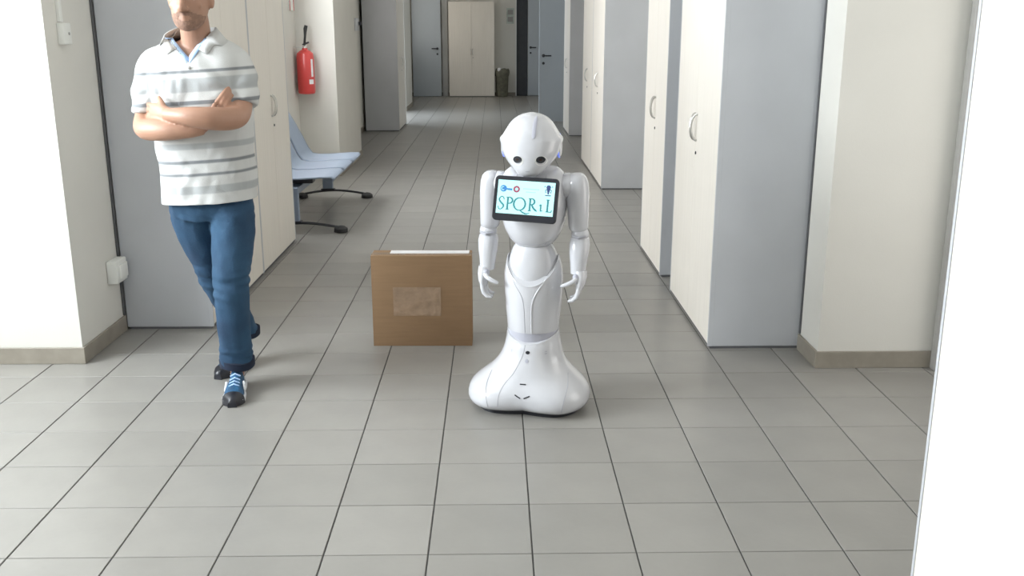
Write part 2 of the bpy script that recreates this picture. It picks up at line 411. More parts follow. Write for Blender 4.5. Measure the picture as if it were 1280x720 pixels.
cabinet('cream tall cabinet at the right edge of the picture, closest to the camera', 1.045, 1.05, 2.15, 1, 1, depth=.44)
cabinet('cream double door cabinet at the far end of the corridor', 0, 0, 1.02, 0, 1, depth=.38, h=2.07, bodymat='cream', loc=(-.51, 22.2, 0))

# ================================================================== far doors
def lever(parent, x, y, z, sgn):
    h = MB().tube([(x, y, z), (x, y-.045, z), (x+.012*sgn, y-.05, z), (x+.125*sgn, y-.05, z)], .011, 8)
    h.lathe([(.026, 0), (.026, .008), (.02, .01)], 14, Matrix.Translation((x, y, z)) @ Matrix.Rotation(PI/2, 4, 'X'))
    h.build('handle', 'black', parent)
    MB().lathe([(.022, 0), (.022, .008)], 14, Matrix.Translation((x, y, z-.12)) @ Matrix.Rotation(PI/2, 4, 'X')).build('lock', 'black', parent)
d = empty('door_1', (-1.84, 22.3, 0), 0, label='blue grey door far on the left with black lever handle', cat='door', kind='structure')
lf = MB().bbox(0, .64, 0, .045, .008, 2.15, .003, 1).build('door_leaf', 'door', d, smooth=False); lever(lf, .56, 0, 1.06, -1)
MB().box(.66, .78, .2, .3, 0, 2.3).build('door_frame', 'frame', d, smooth=False)
MB().box(-.1, .66, .12, .3, 2.17, 2.3).build('door_frame', 'frame', d, smooth=False)
d = empty('door_2', (.72, 16.0, 0), 0, label='open blue grey door leaf standing across the right side', cat='door', kind='structure')
lf = MB().bbox(0, .74, 0, .045, .008, 2.15, .003, 1).build('door_leaf', 'door', d, smooth=False); lever(lf, .07, 0, 1.06, 1)
d = empty('door_3', (.76, 22.54, 0), 0, label='pale grey door beside the dark doorway at the far end', cat='door', kind='structure')
lf = MB().bbox(0, .69, 0, .045, .008, 2.15, .003, 1).build('door_leaf', 'door', d, smooth=False); lever(lf, .06, 0, 1.08, 1)
d = empty('door_4', (.5, 22.6, 0), 0, label='dark open doorway in the far wall', cat='doorway', kind='structure')
MB().box(.001, .259, .12, .19, 0, 2.199).build('door_leaf', 'doorshade', d, smooth=False)  # dark panel standing for the shade in the doorway, no real leaf
MB().box(-.02, .0, -.03, .0, 0, 2.2).build('door_frame', 'frame', d, smooth=False)

# paper notice and bin at the far end
n = empty('wall_notice', (.36, 22.598, 1.77)); tag(n, 'greenish paper notice on the far wall above the bin', 'notice')
MB().box(-.085, .085, -.006, 0, -.17, .17).build('sheet', 'paper', n, smooth=False)
MB().box(-.06, .06, -.008, -.006, .03, .13).build('picture', 'greytrim', n, smooth=False)
MB().box(-.06, .06, -.008, -.006, -.13, -.02).build('picture', 'greytrim', n, smooth=False)
b = empty('waste_bin', (.17, 22.3, 0)); tag(b, 'dark waste bin with bag beside the far cabinet', 'bin')
MB().lathe([(.115, 0), (.125, .01), (.15, .52), (.155, .54), (.145, .545), (.135, .3)], 20).build('bin_body', 'bag', b)
bm_ = MB()
rs = []
for k, (r, z) in enumerate([(.157, .47), (.162, .52), (.158, .57), (.14, .61), (.10, .59), (.05, .55)]):
    rs.append([((r+.008*math.sin(5*a+k))*math.cos(a), (r+.008*math.sin(7*a+k))*math.sin(a), z+.015*math.sin(4*a+k)) for a in [2*PI*i/28 for i in range(28)]])
bm_.rings(rs, cap0=False).build('bag', 'bag', b)
MB().ball((-.06, -.12, .60), (.05, .03, .045), 10, 7).build('crumpled_paper', 'label', b)

# ================================================================== wall fittings
t = empty('thermostat', (-1.86, 4.318, 1.44)); tag(t, 'small white control box high on the left pier, by its edge', 'thermostat')
MB().bbox(0, .028, -.04, .04, -.045, .045, .004, 2).build('housing', 'whiteplastic', t)
MB().lathe([(.006, 0), (.006, .003)], 10, Matrix.Translation((.028, .012, .0)) @ Matrix.Rotation(PI/2, 4, 'Y')).build('button', 'greytrim', t)
c = MB().bbox(-1.86, -1.845, 4.29, 4.318, 1.488, 2.98, .002, 1).build('cable_duct', 'whiteplastic', smooth=False); tag(c, 'white cable duct running up the left pier above the control box', 'cable duct')
t = empty('socket_box', (-1.86, 4.575, .325)); tag(t, 'white wall socket box low on the left pier', 'socket')
MB().bbox(0, .05, -.065, .065, -.05, .06, .006, 2).build('housing', 'whiteplastic', t)
MB().bbox(.05, .062, -.045, .045, -.03, .04, .003, 2).build('cover', 'whiteplastic', t)
c = MB().box(-1.859, -1.85, 4.650, 4.664, .08, 2.98).build('corner_gap_strip', 'gasket', smooth=False); tag(c, 'dark gap strip between left pier and grey cabinet side', 'strip')
c = MB().box(1.424, 1.4295, 4.290, 4.304, .08, 2.98).build('corner_gap_strip', 'gasket', smooth=False); tag(c, 'dark gap strip between right pier and grey cabinet side', 'strip')
t = empty('switch_box', (-1.594, 11.5, 1.52)); tag(t, 'grey switch box on the wall edge beside the far left cabinet', 'switch')
MB().bbox(0, .03, -.09, .09, -.07, .07, .004, 2).build('housing', 'grey', t)
MB().bbox(.03, .06, .05, .08, -.01, .03, .004, 2).build('key_switch', 'black', t)
t = empty('wall_sign', (-1.98, 9.80, 1.83)); tag(t, 'narrow red edged sign on the wall above the fire extinguisher', 'sign')
MB().bbox(0, .012, -.1, .1, -.19, .19, .002, 1).build('sign_plate', 'whiteplastic', t, smooth=False)
MB().box(.012, .015, -.1, -.075, -.19, .19).build('sign_border', 'red', t, smooth=False)
MB().box(.012, .015, .075, .1, -.19, .19).build('sign_border', 'red', t, smooth=False)

e = empty('fire_extinguisher', (-1.872, 9.84, .84)); tag(e, 'red fire extinguisher hanging on the cream wall above the bench', 'fire extinguisher')
MB().lathe([(.06, 0), (.08, .008), (.086, .025), (.086, .36), (.078, .395), (.05, .42), (.026, .43), (.026, .445)], 28).build('cylinder', 'red', e)
MB().lathe([(.022, .44), (.022, .47), (.016, .475)], 14).build('valve', 'steel', e)
MB().tube([(-.02, 0, .475), (.0, 0, .485), (.045, -.01, .50)], .009, 8).build('lever', 'darkmetal', e)
MB().tube([(.0, -.01, .46), (.012, -.012, .56), (.018, -.012, .63), (.028, -.014, .66)], [.012, .012, .018, .017], 10).build('hose', 'rubber', e)
MB().box(-.108, 0, -.008, .008, .445, .458).build('bracket', 'steel', e, smooth=False)
def wrap_label(z0, z1, a0, a1, mt, r=.0868):
    m = MB(); rs = [[(r*math.cos(a0+(a1-a0)*i/10), r*math.sin(a0+(a1-a0)*i/10), z) for i in range(11)] for z in (z0, z1)]
    m.rings(rs, False, False, closed=False).build('label', mt, e)
wrap_label(.10, .145, -1.05, -.45, 'label'); wrap_label(.17, .34, -.75, -.45, 'label')

# ================================================================== bench of three seats
bn = empty('waiting_bench', (-1.44, 7.86, 0)); tag(bn, 'three-seat blue grey bench on black star feet against the left wall', 'bench')
def seat_profile():
    return [(.235, .375), (.245, .392), (.232, .405), (.15, .405), (0, .395), (-.12, .392), (-.175, .405), (-.21, .45), (-.26, .56), (-.32, .68), (-.385, .795), (-.40, .81)]
for k in range(3):
    y0 = -.765+k*.515; y1 = y0+.475
    prof = seat_profile(); m = MB(); nr = 9
    rs = []
    for i in range(nr+1):
        u = i/nr; y = y0+(y1-y0)*u; edge = 1-(2*u-1)**8
        ring = []
        for q, (x, z) in enumerate(prof):
            top = q/(len(prof)-1)
            taper = 1-.10*max(0, top-.55)/.45
            yy = (y0+y1)/2+(y-(y0+y1)/2)*taper
            dip = -.012*(1-(2*u-1)**2) if 2 < q < 7 else 0
            ring.append((x+(-.012*(1-(2*u-1)**2) if q > 7 else 0), yy, z+dip))
        rs.append(ring)
    vs = [p for r in rs for p in r]; nn = len(prof); fs = []
    for i in range(nr):
        for q in range(nn-1): fs.append((i*nn+q, i*nn+q+1, (i+1)*nn+q+1, (i+1)*nn+q))
    m.add(vs, fs); s = m.build('seat_shell', 'seat', bn, angle=60); fix_normals(s)
    md = s.modifiers.new('thickness', 'SOLIDIFY'); md.thickness = .012; md.offset = 0
    MB().bbox(-.10, .06, (y0+y1)/2-.05, (y0+y1)/2+.05, .335, .385, .004, 1).build('seat_mount', 'darkmetal', bn, smooth=False)
MB().bbox(-.09, -.01, -.80, .78, .285, .335, .004, 1).build('beam', 'seat', bn, smooth=False)
for y in (-.78, .745):
    MB().bbox(-.10, -.01, y-.02, y+.02, .085, .30, .005, 1).build('post', 'seat', bn, smooth=False)
    MB().bbox(-.115, .005, y-.03, y+.03, .075, .087, .003, 1).build('post_base', 'black', bn, smooth=False)
    pts = [(-.29+.58*i/12, y, .035+.035*math.sin(PI*i/12)) for i in range(13)]
    MB().tube(pts, .010, 8).build('foot_bar', 'darkmetal', bn)
    for sx in (-.29, .29):
        MB().lathe([(.03, 0), (.052, .004), (.05, .03), (.03, .045), (.01, .05)], 16, cx=sx, cy=y).build('foot', 'rubber', bn)

# ================================================================== cardboard box
bx = empty('cardboard_box', (-.347, 4.38, 0), math.radians(-.8)); tag(bx, 'brown cardboard box with tape patch standing on the floor', 'box')
W2 = .2345; D = .125; HB = .44
MB().bbox(-W2, W2, 0, D, .0, HB, .002, 2).build('carton', 'card', bx)
MB().box(-W2+.001, W2-.001, D/2-.0015, D/2+.0015, HB, HB+.001).build('flap_seam', 'plinth', bx, smooth=False)
MB().box(-W2-.001, W2+.001, .022, .05, HB-.0, HB+.0008).build('packing_tape', 'tape', bx, smooth=False)
MB().box(-.15, .222, .052, .112, HB+.0, HB+.0015).build('paper_label', 'label', bx, smooth=False)
pm = MB(); nx, nz = 24, 16; vs = []; fs = []
for j in range(nz+1):
    for i in range(nx+1):
        x = -.135+.225*i/nx; z = .15+.14*j/nz
        vs.append((x, -.0012-.0022*max(0, noise.noise((x*22, 3.1, z*30))), z))
for j in range(nz):
    for i in range(nx): fs.append((j*(nx+1)+i, j*(nx+1)+i+1, (j+1)*(nx+1)+i+1, (j+1)*(nx+1)+i))
pm.add(vs, fs); pm.build('tape_patch', 'tape', bx, angle=80)

# ================================================================== the robot
rb = empty('humanoid_robot', (.149, 3.655, 0), math.radians(-13)); tag(rb, 'white humanoid robot with a tablet on its chest', 'robot')
def seam(bv, pts, parent, r=.0014, name='seam', m='seam', n=6):
    P = []
    for x, z in pts:
        h, nn = hit(bv, x, z)
        if h is not None: P.append(tuple(h))
    if len(P) > 1: MB().tube(P, r, n).build(name, m, parent)
def smooth_pts(ctrl, n=24):
    tab = [(i, *c) for i, c in enumerate(ctrl)]
    return [tuple(interp(tab, (len(ctrl)-1)*i/n)) for i in range(n+1)]

# --- base: flared neck spreading into two front lobes and a rear one
#       z    halfw  front  back  exponent
BT = [(.010, .205, .160, .155, 2.4), (.018, .226, .186, .178, 2.5), (.035, .240, .203, .190, 2.6), (.062, .244, .206, .192, 2.6), (.090, .236, .198, .186, 2.5), (.115, .214, .180, .176, 2.35),
      (.140, .184, .160, .158, 2.2), (.166, .155, .144, .14, 2.1), (.200, .131, .129, .124, 2.0), (.240, .116, .117, .114, 2.0), (.282, .107, .108, .106, 2.0), (.316, .103, .105, .103, 2.0)]
def base_ring(z, n=64):
    rx, rf, rk, e = interp(BT, z); r = []
    low = max(0, 1-(z/.17))
    for i in range(n):
        a = 2*PI*i/n; c = math.cos(a); d = math.sin(a)
        x = rx*math.copysign(abs(c)**(2/e), c); y = (rk if d > 0 else rf)*math.copysign(abs(d)**(2/e), d)
        if d < 0:   # lobes stand forward of the middle
            y += low*.045*(1-min(1, abs(x)/.15))**1*1.0
        else:       # rear narrows to one lobe
            x *= 1-.35*low*d
        zz = z
        if z > .265: zz = z-(z-.265)*.75*max(0, -d)**1.5
        r.append((x-.012*min(1, max(0, (.25-z)/.15)), y, zz))
    return r
zs = [.010, .012, .015, .019, .025, .032, .040, .047, .055, .07, .085, .1, .115, .13, .145, .16, .175, .19, .205, .225, .245, .26, .275, .29, .303, .312, .316]
bs = MB().rings([base_ring(z) for z in zs]).build('base', 'white', rb, angle=50)
bvb = bvh_of(bs)
MB().rings([[(p[0]*.9, p[1]*.9, z) for p in base_ring(.02)] for z in (.0, .02)]).build('wheel_skirt', 'black', rb)
for sgn in (-1, 1):
    seam(bvb, smooth_pts([(sgn*.150, .155), (sgn*.158, .12), (sgn*.152, .08), (sgn*.143, .036)]), bs)
seam(bvb, smooth_pts([(-.012, .275), (-.02, .235), (-.05, .17), (-.085, .125), (-.10, .09), (-.105, .045)]), bs)
def sticker(bv, x, z, w, h, name, m, parent, rot=0, n=16, shape='ellipse', d=.0015):
    pts = []; c, s_ = math.cos(rot), math.sin(rot)
    if shape == 'ellipse': loc = [(w/2*math.cos(2*PI*i/n), h/2*math.sin(2*PI*i/n)) for i in range(n)]
    else: loc = [(-w/2, -h/2), (-w/4, -h/2), (0, -h/2), (w/4, -h/2), (w/2, -h/2), (w/2, h/2), (w/4, h/2), (0, h/2), (-w/4, h/2), (-w/2, h/2)]
    ring0 = []; ring1 = []
    for a, b in loc:
        hp, nn = hit(bv, x+a*c-b*s_, z+a*s_+b*c)
        if hp is None: return None
        ring0.append(tuple(hp+Vector((0, .002, 0)))); ring1.append(tuple(hp-Vector((0, d, 0))))
    o = MB().rings([ring0, ring1]).build(name, m, parent, smooth=False); return fix_normals(o)
sticker(bvb, .0, .248, .017, .013, 'camera_lens', 'black', bs)
sticker(bvb, -.002, .216, .013, .016, 'sensor_window', 'joint', bs)
sticker(bvb, -.010, .132, .024, .004, 'speaker_slot', 'black', bs, shape='r')
sticker(bvb, -.027, .088, .026, .004, 'laser_slot', 'black', bs, rot=-.55, shape='r')
sticker(bvb, .009, .088, .026, .004, 'laser_slot', 'black', bs, rot=.45, shape='r')
sticker(bvb, -.068, .245, .004, .012, 'latch', 'joint', bs); sticker(bvb, .068, .242, .009, .004, 'latch', 'seam', bs); sticker(bvb, .068, .250, .008, .003, 'latch', 'seam', bs)

# --- ankle joint, leg shell, pelvis
MB().rings([sect(0, 0, r, r, r, z, 36) for r, z in ((.088, .235), (.094, .275), (.098, .315), (.098, .333))]).build('ankle_joint', 'joint', rb)
LT = [(.305, .1015, .100, .098), (.333, .1035, .104, .100), (.40, .110, .110, .104), (.46, .1145, .112, .106), (.515, .1155, .108, .106), (.56, .110, .100, .102), (.60, .098, .09, .094), (.63, .086, .08, .084)]
def leg_ring(v, n=56):
    r = []
    for i in range(n):
        a = 2*PI*i/n; d = math.sin(a); f = max(0, -d)
        ztop = .60-.105*f**1.6-.02*max(0, d)
        z = .305+(ztop-.305)*v
        rx, rf, rk = interp(LT, z)
        r.append((rx*math.cos(a), (rf if d < 0 else rk)*d, z))
    return r
lg = MB().rings([leg_ring(k/14) for k in range(15)]).build('leg_shell', 'white', rb, angle=50); lg.location.z = .014
bvl = bvh_of(lg)
rim = leg_ring(1.0); MB().tube(rim+[rim[0]], .0025, 6).build('shell_rim', 'white', lg)
seam(bvl, smooth_pts([(-.083, .555), (-.055, .50), (-.028, .46), (-.018, .42), (-.015, .36), (-.014, .31)]), lg, .0013)
seam(bvl, smooth_pts([(.083, .555), (.055, .51), (.026, .462), (.014, .42), (.012, .36), (.012, .31)]), lg, .003, 'shell_ridge', 'white', 8)
PT = [(.45, .06, .07), (.50, .092, .092), (.54, .098, .095), (.58, .096, .090), (.61, .089, .084), (.635, .078, .074), (.65, .066, .064)]
MB().rings([sect(0, 0, *[interp(PT, z)[k] for k in (0, 1, 1)], z, 44) for z in [.45+.2*k/14 for k in range(15)]]).build('pelvis', 'white', rb).location.z = .012
MB().lathe([(.062, .63), (.066, .64), (.068, .655), (.066, .67)], 32).build('waist_joint', 'joint', rb).location.z = .010

# --- torso: bowl widening to the chest, open collar
TT = [(.655, .066, .070, .066), (.667, .080, .080, .075), (.69, .097, .092, .085), (.72, .112, .102, .092), (.76, .123, .110, .098), (.80, .128, .114, .102), (.85, .129, .112, .104),
      (.89, .127, .104, .102), (.92, .120, .092, .096), (.94, .108, .080, .088), (.952, .092, .066, .078)]
tz = [.655+.297*k/20 for k in range(21)]
def torso_z(a, z):
    f = max(0, -math.sin(a)); t_ = max(0, (z-.87)/.082)
    return z-.035*f**2*t_
ts = MB().rings([sect(0, 0, *interp(TT, z), z, 48, 2.2, torso_z) for z in tz]).build('torso', 'white', rb, angle=50)
bvt = bvh_of(ts)
seam(bvt, smooth_pts([(-.098, .69), (-.05, .672), (0, .667), (.05, .672), (.098, .69)]), ts, .0014)
sticker(bvt, .058, .668, .009, .007, 'latch', 'seam', ts)
for s_ in (-1, 1):
    seam(bvt, smooth_pts([(s_*.055, .93), (s_*.062, .90), (s_*.075, .86), (s_*.085, .78)]), ts)
MB().lathe([(.048, .88), (.046, .93), (.040, .96), (.038, 1.0)], 28).build('neck', 'joint', rb)

# --- head, bowed a little towards the floor
HT = [(.930, .022, -.088, .018, .015), (.937, .040, -.080, .036, .035), (.950, .055, -.066, .060, .06), (.970, .075, -.046, .086, .09), (.990, .093, -.03, .104, .112), (1.019, .110, -.016, .118, .125),
      (1.045, .1155, -.010, .122, .13), (1.064, .119, -.008, .120, .13), (1.078, .108, -.008, .116, .124), (1.10, .094, -.008, .108, .114), (1.125, .077, -.008, .088, .095), (1.142, .057, -.008, .066, .072), (1.153, .034, -.008, .042, .044), (1.159, .008, -.008, .01, .01)]
hz = sorted(set([.93+.229*k/34 for k in range(35)]))
hd = MB().rings([sect(0, interp(HT, z)[1], max(.004, interp(HT, z)[0]), max(.004, interp(HT, z)[2]), max(.004, interp(HT, z)[3]), z, 48, 2.15) for z in hz]).build('head', 'white', rb, angle=60)
hd.rotation_euler = (0, 0, math.radians(4)); hd.location = (-.010, 0, 0)
bvh_ = bvh_of(hd)
for s_ in (-1, 1):
    # eye socket ring, lens
    sticker(bvh_, s_*.043+.006, .992, .044, .036, 'eye_ring', 'whiteplastic', hd, d=.001, n=22)
    sticker(bvh_, s_*.043+.005, .996, .033, .026, 'eye', 'black', hd, d=.003, n=20)
    sticker(bvh_, s_*.043+.005, .996, .010, .008, 'pupil', 'iris', hd, d=.004, n=12)
    ear = MB().lathe([(.044, 0), (.044, .006), (.038, .012), (.012, .015)], 28, Matrix.Translation((s_*.100, .0, 1.035)) @ Matrix.Rotation(s_*PI/2, 4, 'Y')).build('ear_speaker', 'white', hd)
    rg = [(s_*.1045, .043*math.cos(2*PI*i/28), 1.035+.043*math.sin(2*PI*i/28)) for i in range(29)]
    MB().tube(rg, .0035, 6).build('ear_light_ring', 'led', hd)
sticker(bvh_, .0, .952, .018, .004, 'mouth_camera', 'seam', hd, n=14, d=.0008)
# touch sensor strip on the crown
P = []
for k in range(9):
    z = 1.147-.075*k/8; hp, nn = hit(bvh_, .024-.004*k/8, z)
    P.append(tuple(hp))
MB().tube(P, [(.002, .003)]+[(.002, .0085)]*7+[(.002, .003)], 10, up=(0, -1, 0)).build('touch_sensor', 'joint', hd)

# --- arms with hands
def arm(sgn):
    x0 = sgn*.164
    sh = MB().ball((sgn*.130, 0, .885), (.05, .05, .05), 24, 14).build('shoulder', 'white', rb)
    ua = [(.936, .010), (.934, .022), (.928, .033), (.917, .042), (.90, .0485), (.86, .051), (.82, .049), (.77, .046), (.735, .044), (.722, .041), (.715, .034)]
    rs = []
    for z, r in ua: rs.append(sect(x0+sgn*.010*(1-(z-.715)/.23), 0, r*.86, r, r, z, 28, 2.2))
    MB().rings(rs).build('upper_arm', 'white', rb)
    MB().ball((sgn*.180, -.002, .702), (.034, .036, .034), 22, 14).build('elbow_joint', 'white', rb)
    MB().tube([(sgn*.180-.026, -.033, .700), (sgn*.180, -.042, .694), (sgn*.180+.026, -.033, .700)], [.003, .006, .003], 8).build('elbow_slot', 'seam', rb)
    fa = [(.692, .030, 0), (.684, .037, -.002), (.66, .0415, -.006), (.62, .0395, -.014), (.58, .034, -.022), (.55, .031, -.028), (.53, .029, -.032)]
    rs = []
    for z, r, y in fa: rs.append(sect(sgn*(.180-.002*(.69-z)/.15), y, r*.95, r, r, z, 26, 2.1))
    SQ = Matrix.Translation((0, 0, .692)) @ Matrix.Scale(.85, 4, (0, 0, 1)) @ Matrix.Translation((0, 0, -.692))
    MB().rings(rs, mtx=SQ).build('forearm', 'white', rb)
    # hand: outer shell of the palm, fingers curling in, thumb towards the body
    hs = [(.545, .026, .033, -.030), (.52, .024, .036, -.036), (.49, .019, .038, -.044), (.465, .014, .036, -.050), (.452, .008, .03, -.053)]
    rs = []
    for z, rx, ry, y in hs: rs.append(sect(sgn*(.186+.006*math.sin((.545-z)/.09*PI)), y, rx, ry, ry, z, 22))
    h = MB().rings(rs, mtx=SQ).build('hand', 'white', rb)
    for q in range(4):
        yy = -.078+q*.018; L = (.9, 1.05, 1.0, .82)[q]
        pts = [(sgn*.188, yy, .465), (sgn*.186, yy-.004, .452), (sgn*(.180), yy-.010*L, .452-.022*L), (sgn*(.166), yy-.014*L, .452-.038*L), (sgn*.150, yy-.014*L, .452-.042*L)]
        MB().tube(pts, [.0085, .009, .0085, .008, .005], 9, mtx=SQ).build('finger', 'white', h)
    pts = [(sgn*.178, -.070, .515), (sgn*.166, -.082, .503), (sgn*.148, -.088, .493), (sgn*.130, -.088, .484), (sgn*.122, -.088, .480)]
    MB().tube(pts, [.010, .010, .0095, .0085, .005], 9, mtx=SQ).build('thumb', 'white', h)
    MB().ball((sgn*.176, -.062, .520), (.014, .014, .016), 14, 9, mtx=SQ).build('thumb_joint', 'joint', h)
arm(-1); arm(1)

# --- tablet on the chest
TM = Matrix.Translation((-.004, -.146, .852)) @ Matrix.Rotation(math.radians(-17), 4, 'X') @ Matrix.Rotation(math.radians(2.0), 4, 'Y')
def rrect(w, h, r, y, n=6):
    p = []
    for cx, cz, a0 in ((w/2-r, h/2-r, 0), (-w/2+r, h/2-r, PI/2), (-w/2+r, -h/2+r, PI), (w/2-r, -h/2+r, 1.5*PI)):
        for k in range(n+1):
            a = a0+PI/2*k/n; p.append((cx+r*math.cos(a), y, cz+r*math.sin(a)))
    return p
TW, TH = .240, .166
tb = MB().rings([rrect(TW-.006, TH-.006, .013, .012), rrect(TW, TH, .015, .008), rrect(TW, TH, .015, -.003), rrect(TW-.004, TH-.004, .014, -.006)], mtx=TM).build('tablet', 'black', rb, angle=40)
fix_normals(tb)
MB().box(-.045, .045, .0, .045, -.05, .05, TM).build('tablet_mount', 'whiteplastic', rb, smooth=False)
SW, SH = .214, .124; SZ = .005
MB().box(-SW/2, SW/2, -.0068, -.0055, SZ-SH/2, SZ+SH/2, TM).build('screen', 'glow', tb, smooth=False)
class Ink:
    def __init__(s): s.m = MB()
    def poly(s, pts, y=-.0074):
        n = len(pts); vs = [(a, y, b) for a, b in pts]+[(a, -.0066, b) for a, b in pts]
        # triangle-fan free: use quads only through strokes
        s.m.add(vs, [tuple(range(n))]+[(i, i+n, (i+1) % n+n, (i+1) % n) for i in range(n)], TM)
    def stroke(s, pts, wd):
        if not hasattr(wd, '__len__'): wd = [wd]*len(pts)
        L = []; R = []
        for i, p in enumerate(pts):
            a = Vector(pts[max(i-1, 0)]); b = Vector(pts[min(i+1, len(pts)-1)]); t = (b-a).normalized(); nn = Vector((-t.y, t.x))
            q = Vector(p); L.append(q+nn*wd[i]/2); R.append(q-nn*wd[i]/2)
        for i in range(len(pts)-1):
            s.poly([L[i][:], L[i+1][:], R[i+1][:], R[i][:]])
    def disc(s, cx, cz, r, n=20, r0=0):
        for i in range(n):
            a = 2*PI*i/n; b = 2*PI*(i+1)/n
            if r0: s.poly([(cx+r0*math.cos(a), cz+r0*math.sin(a)), (cx+r*math.cos(a), cz+r*math.sin(a)), (cx+r*math.cos(b), cz+r*math.sin(b)), (cx+r0*math.cos(b), cz+r0*math.sin(b))])
            else: s.poly([(cx, cz), (cx+r*math.cos(a), cz+r*math.sin(a)), (cx+r*math.cos(b), cz+r*math.sin(b))])
    def build(s, name, m): return fix_normals(s.m.build(name, m, tb, smooth=False))
def arc(cx, cz, rx, rz, a0, a1, n=16): return [(cx+rx*math.cos(math.radians(a0+(a1-a0)*i/n)), cz+rz*math.sin(math.radians(a0+(a1-a0)*i/n))) for i in range(n+1)]
# lettering S P Q R e L in a roman hand (cap height ch, baseline zb)
zb = SZ-.047; ch = .046; tk = .0066; tn = .0034
I = Ink()
# S
x = -.1000
I.stroke(smooth_pts([(x+.021, zb+ch-.010), (x+.0175, zb+ch-.001), (x+.009, zb+ch), (x+.0025, zb+ch-.010), (x+.009, zb+ch*.56), (x+.018, zb+ch*.38), (x+.020, zb+.010), (x+.011, zb), (x+.003, zb+.002), (x, zb+.011)], 36), [tn+(tk-tn)*math.sin(PI*min(1, max(0, (i-8)/20)))**1 if 8 < i < 28 else tn for i in range(37)])
# P
x = -.071
I.stroke([(x+.006, zb), (x+.006, zb+ch)], tk); I.stroke([(x, zb+.001), (x+.012, zb+.001)], tn); I.stroke([(x, zb+ch-.001), (x+.008, zb+ch-.001)], tn)
A = arc(x+.011, zb+ch*.745, .0125, ch*.245, 95, -95); I.stroke([(x+.006, zb+ch-.001)]+A+[(x+.007, zb+ch*.5)], [tn]+[tn+(tk-tn)*math.sin(PI*i/16) for i in range(17)]+[tn])
# Q
x = -.020
A = arc(x, zb+ch*.5, .0215, ch*.5, 90, 450, 36); I.stroke(A, [tn+(tk-tn)*abs(math.sin(2*PI*i/36)) for i in range(37)])
I.stroke(smooth_pts([(x+.002, zb+.001), (x+.012, zb-.006), (x+.026, zb-.0115), (x+.040, zb-.008)], 14), [.002+.0035*math.sin(PI*i/14) for i in range(15)])
# R
x = .013
I.stroke([(x+.006, zb), (x+.006, zb+ch)], tk); I.stroke([(x, zb+.001), (x+.012, zb+.001)], tn); I.stroke([(x, zb+ch-.001), (x+.008, zb+ch-.001)], tn)
A = arc(x+.011, zb+ch*.75, .0115, ch*.24, 95, -95); I.stroke([(x+.006, zb+ch-.001)]+A+[(x+.007, zb+ch*.51)], [tn]+[tn+(tk-tn)*math.sin(PI*i/16) for i in range(17)]+[tn])
I.stroke(smooth_pts([(x+.012, zb+ch*.51), (x+.020, zb+ch*.24), (x+.028, zb+.004), (x+.034, zb)], 10), [tn]+[tk]*8+[tn, tn*.8])
# small epsilon-like letter
x = .054
I.stroke([(x+.006, zb+.002), (x+.006, zb+.027)], .0056); I.stroke([(x+.000, zb+.021), (x+.006, zb+.0275)], .003); I.stroke([(x+.005, zb+.0015), (x+.013, zb+.004)], .003)
# L
x = .079
I.stroke([(x+.006, zb), (x+.006, zb+ch)], tk); I.stroke([(x, zb+ch-.001), (x+.012, zb+ch-.001)], tn); I.stroke([(x, zb+.0012), (x+.020, zb+.0012)], tn); I.stroke([(x+.020, zb), (x+.0225, zb+.008)], tn)
I.build('lettering', 'ink')
lz = SZ+.030
I = Ink(); I.disc(-.085, lz, .0125, 22); I.stroke([(-.073, lz-.001), (-.066, lz-.002), (-.052, lz-.002)], [.005, .007, .007]); I.build('round_logo', 'inkblue')
I = Ink(); I.stroke(arc(-.087, lz, .0055, .006, 60, 320, 12), .0022); o = I.build('round_logo_letter', 'glow'); o.location = TM.to_3x3() @ Vector((0, -.0012, 0))
I = Ink(); I.disc(-.036, lz, .0125, 22, .006); I.build('round_crest', 'inkred')
I = Ink(); I.disc(-.036, lz, .0055, 14); I.build('round_crest_centre', 'inkgrey')
I = Ink(); I.stroke([(-.012, lz+.003), (.048, lz+.003)], .0045); I.stroke([(.0, lz-.008), (.036, lz-.008)], .003); I.build('caption_lines', 'inkgrey')
I = Ink(); ex = .083; ez = lz+.006
I.disc(ex, ez+.008, .0085, 16); I.stroke([(ex, ez+.002), (ex, ez-.018)], [.013, .004])
for s_ in (-1, 1):
    I.stroke([(ex+s_*.003, ez+.002), (ex+s_*.011, ez-.003), (ex+s_*.009, ez-.013)], .003)
    I.stroke([(ex+s_*.014, ez+.013), (ex+s_*.015, ez+.008)], .003)
I.stroke([(ex-.011, ez-.022), (ex+.011, ez-.022)], .0035)
I.build('dark_emblem', 'inkdark')

# ================================================================== the walking person
RX, RY = -1.13, 3.82
ps = empty('person', (RX, RY, 0)); tag(ps, 'person in striped polo and jeans walking with crossed arms', 'person')
def L_(p): return (p[0]-RX, p[1]-RY, p[2])
def fuse(mb, name, m, voxel, smooth_it, parent=ps):
    """one continuous skin over the limbs and trunk"""
    o = mb.build(name, m, None, smooth=True); fix_islands(o)
    md = o.modifiers.new('r', 'REMESH'); md.mode = 'VOXEL'; md.voxel_size = voxel; md.use_smooth_shade = True
    if smooth_it:
        sm = o.modifiers.new('s', 'SMOOTH'); sm.factor = .5; sm.iterations = smooth_it
    dg = bpy.context.evaluated_depsgraph_get(); dg.update()
    me = bpy.data.meshes.new_from_object(o.evaluated_get(dg)); me.name = name
    o.modifiers.clear(); old = o.data; o.data = me; bpy.data.meshes.remove(old)
    for p in me.polygons: p.use_smooth = True
    if not me.materials: me.materials.append(M[m])
    o.parent = parent
    return o
def fix_islands(o): fix_normals(o)
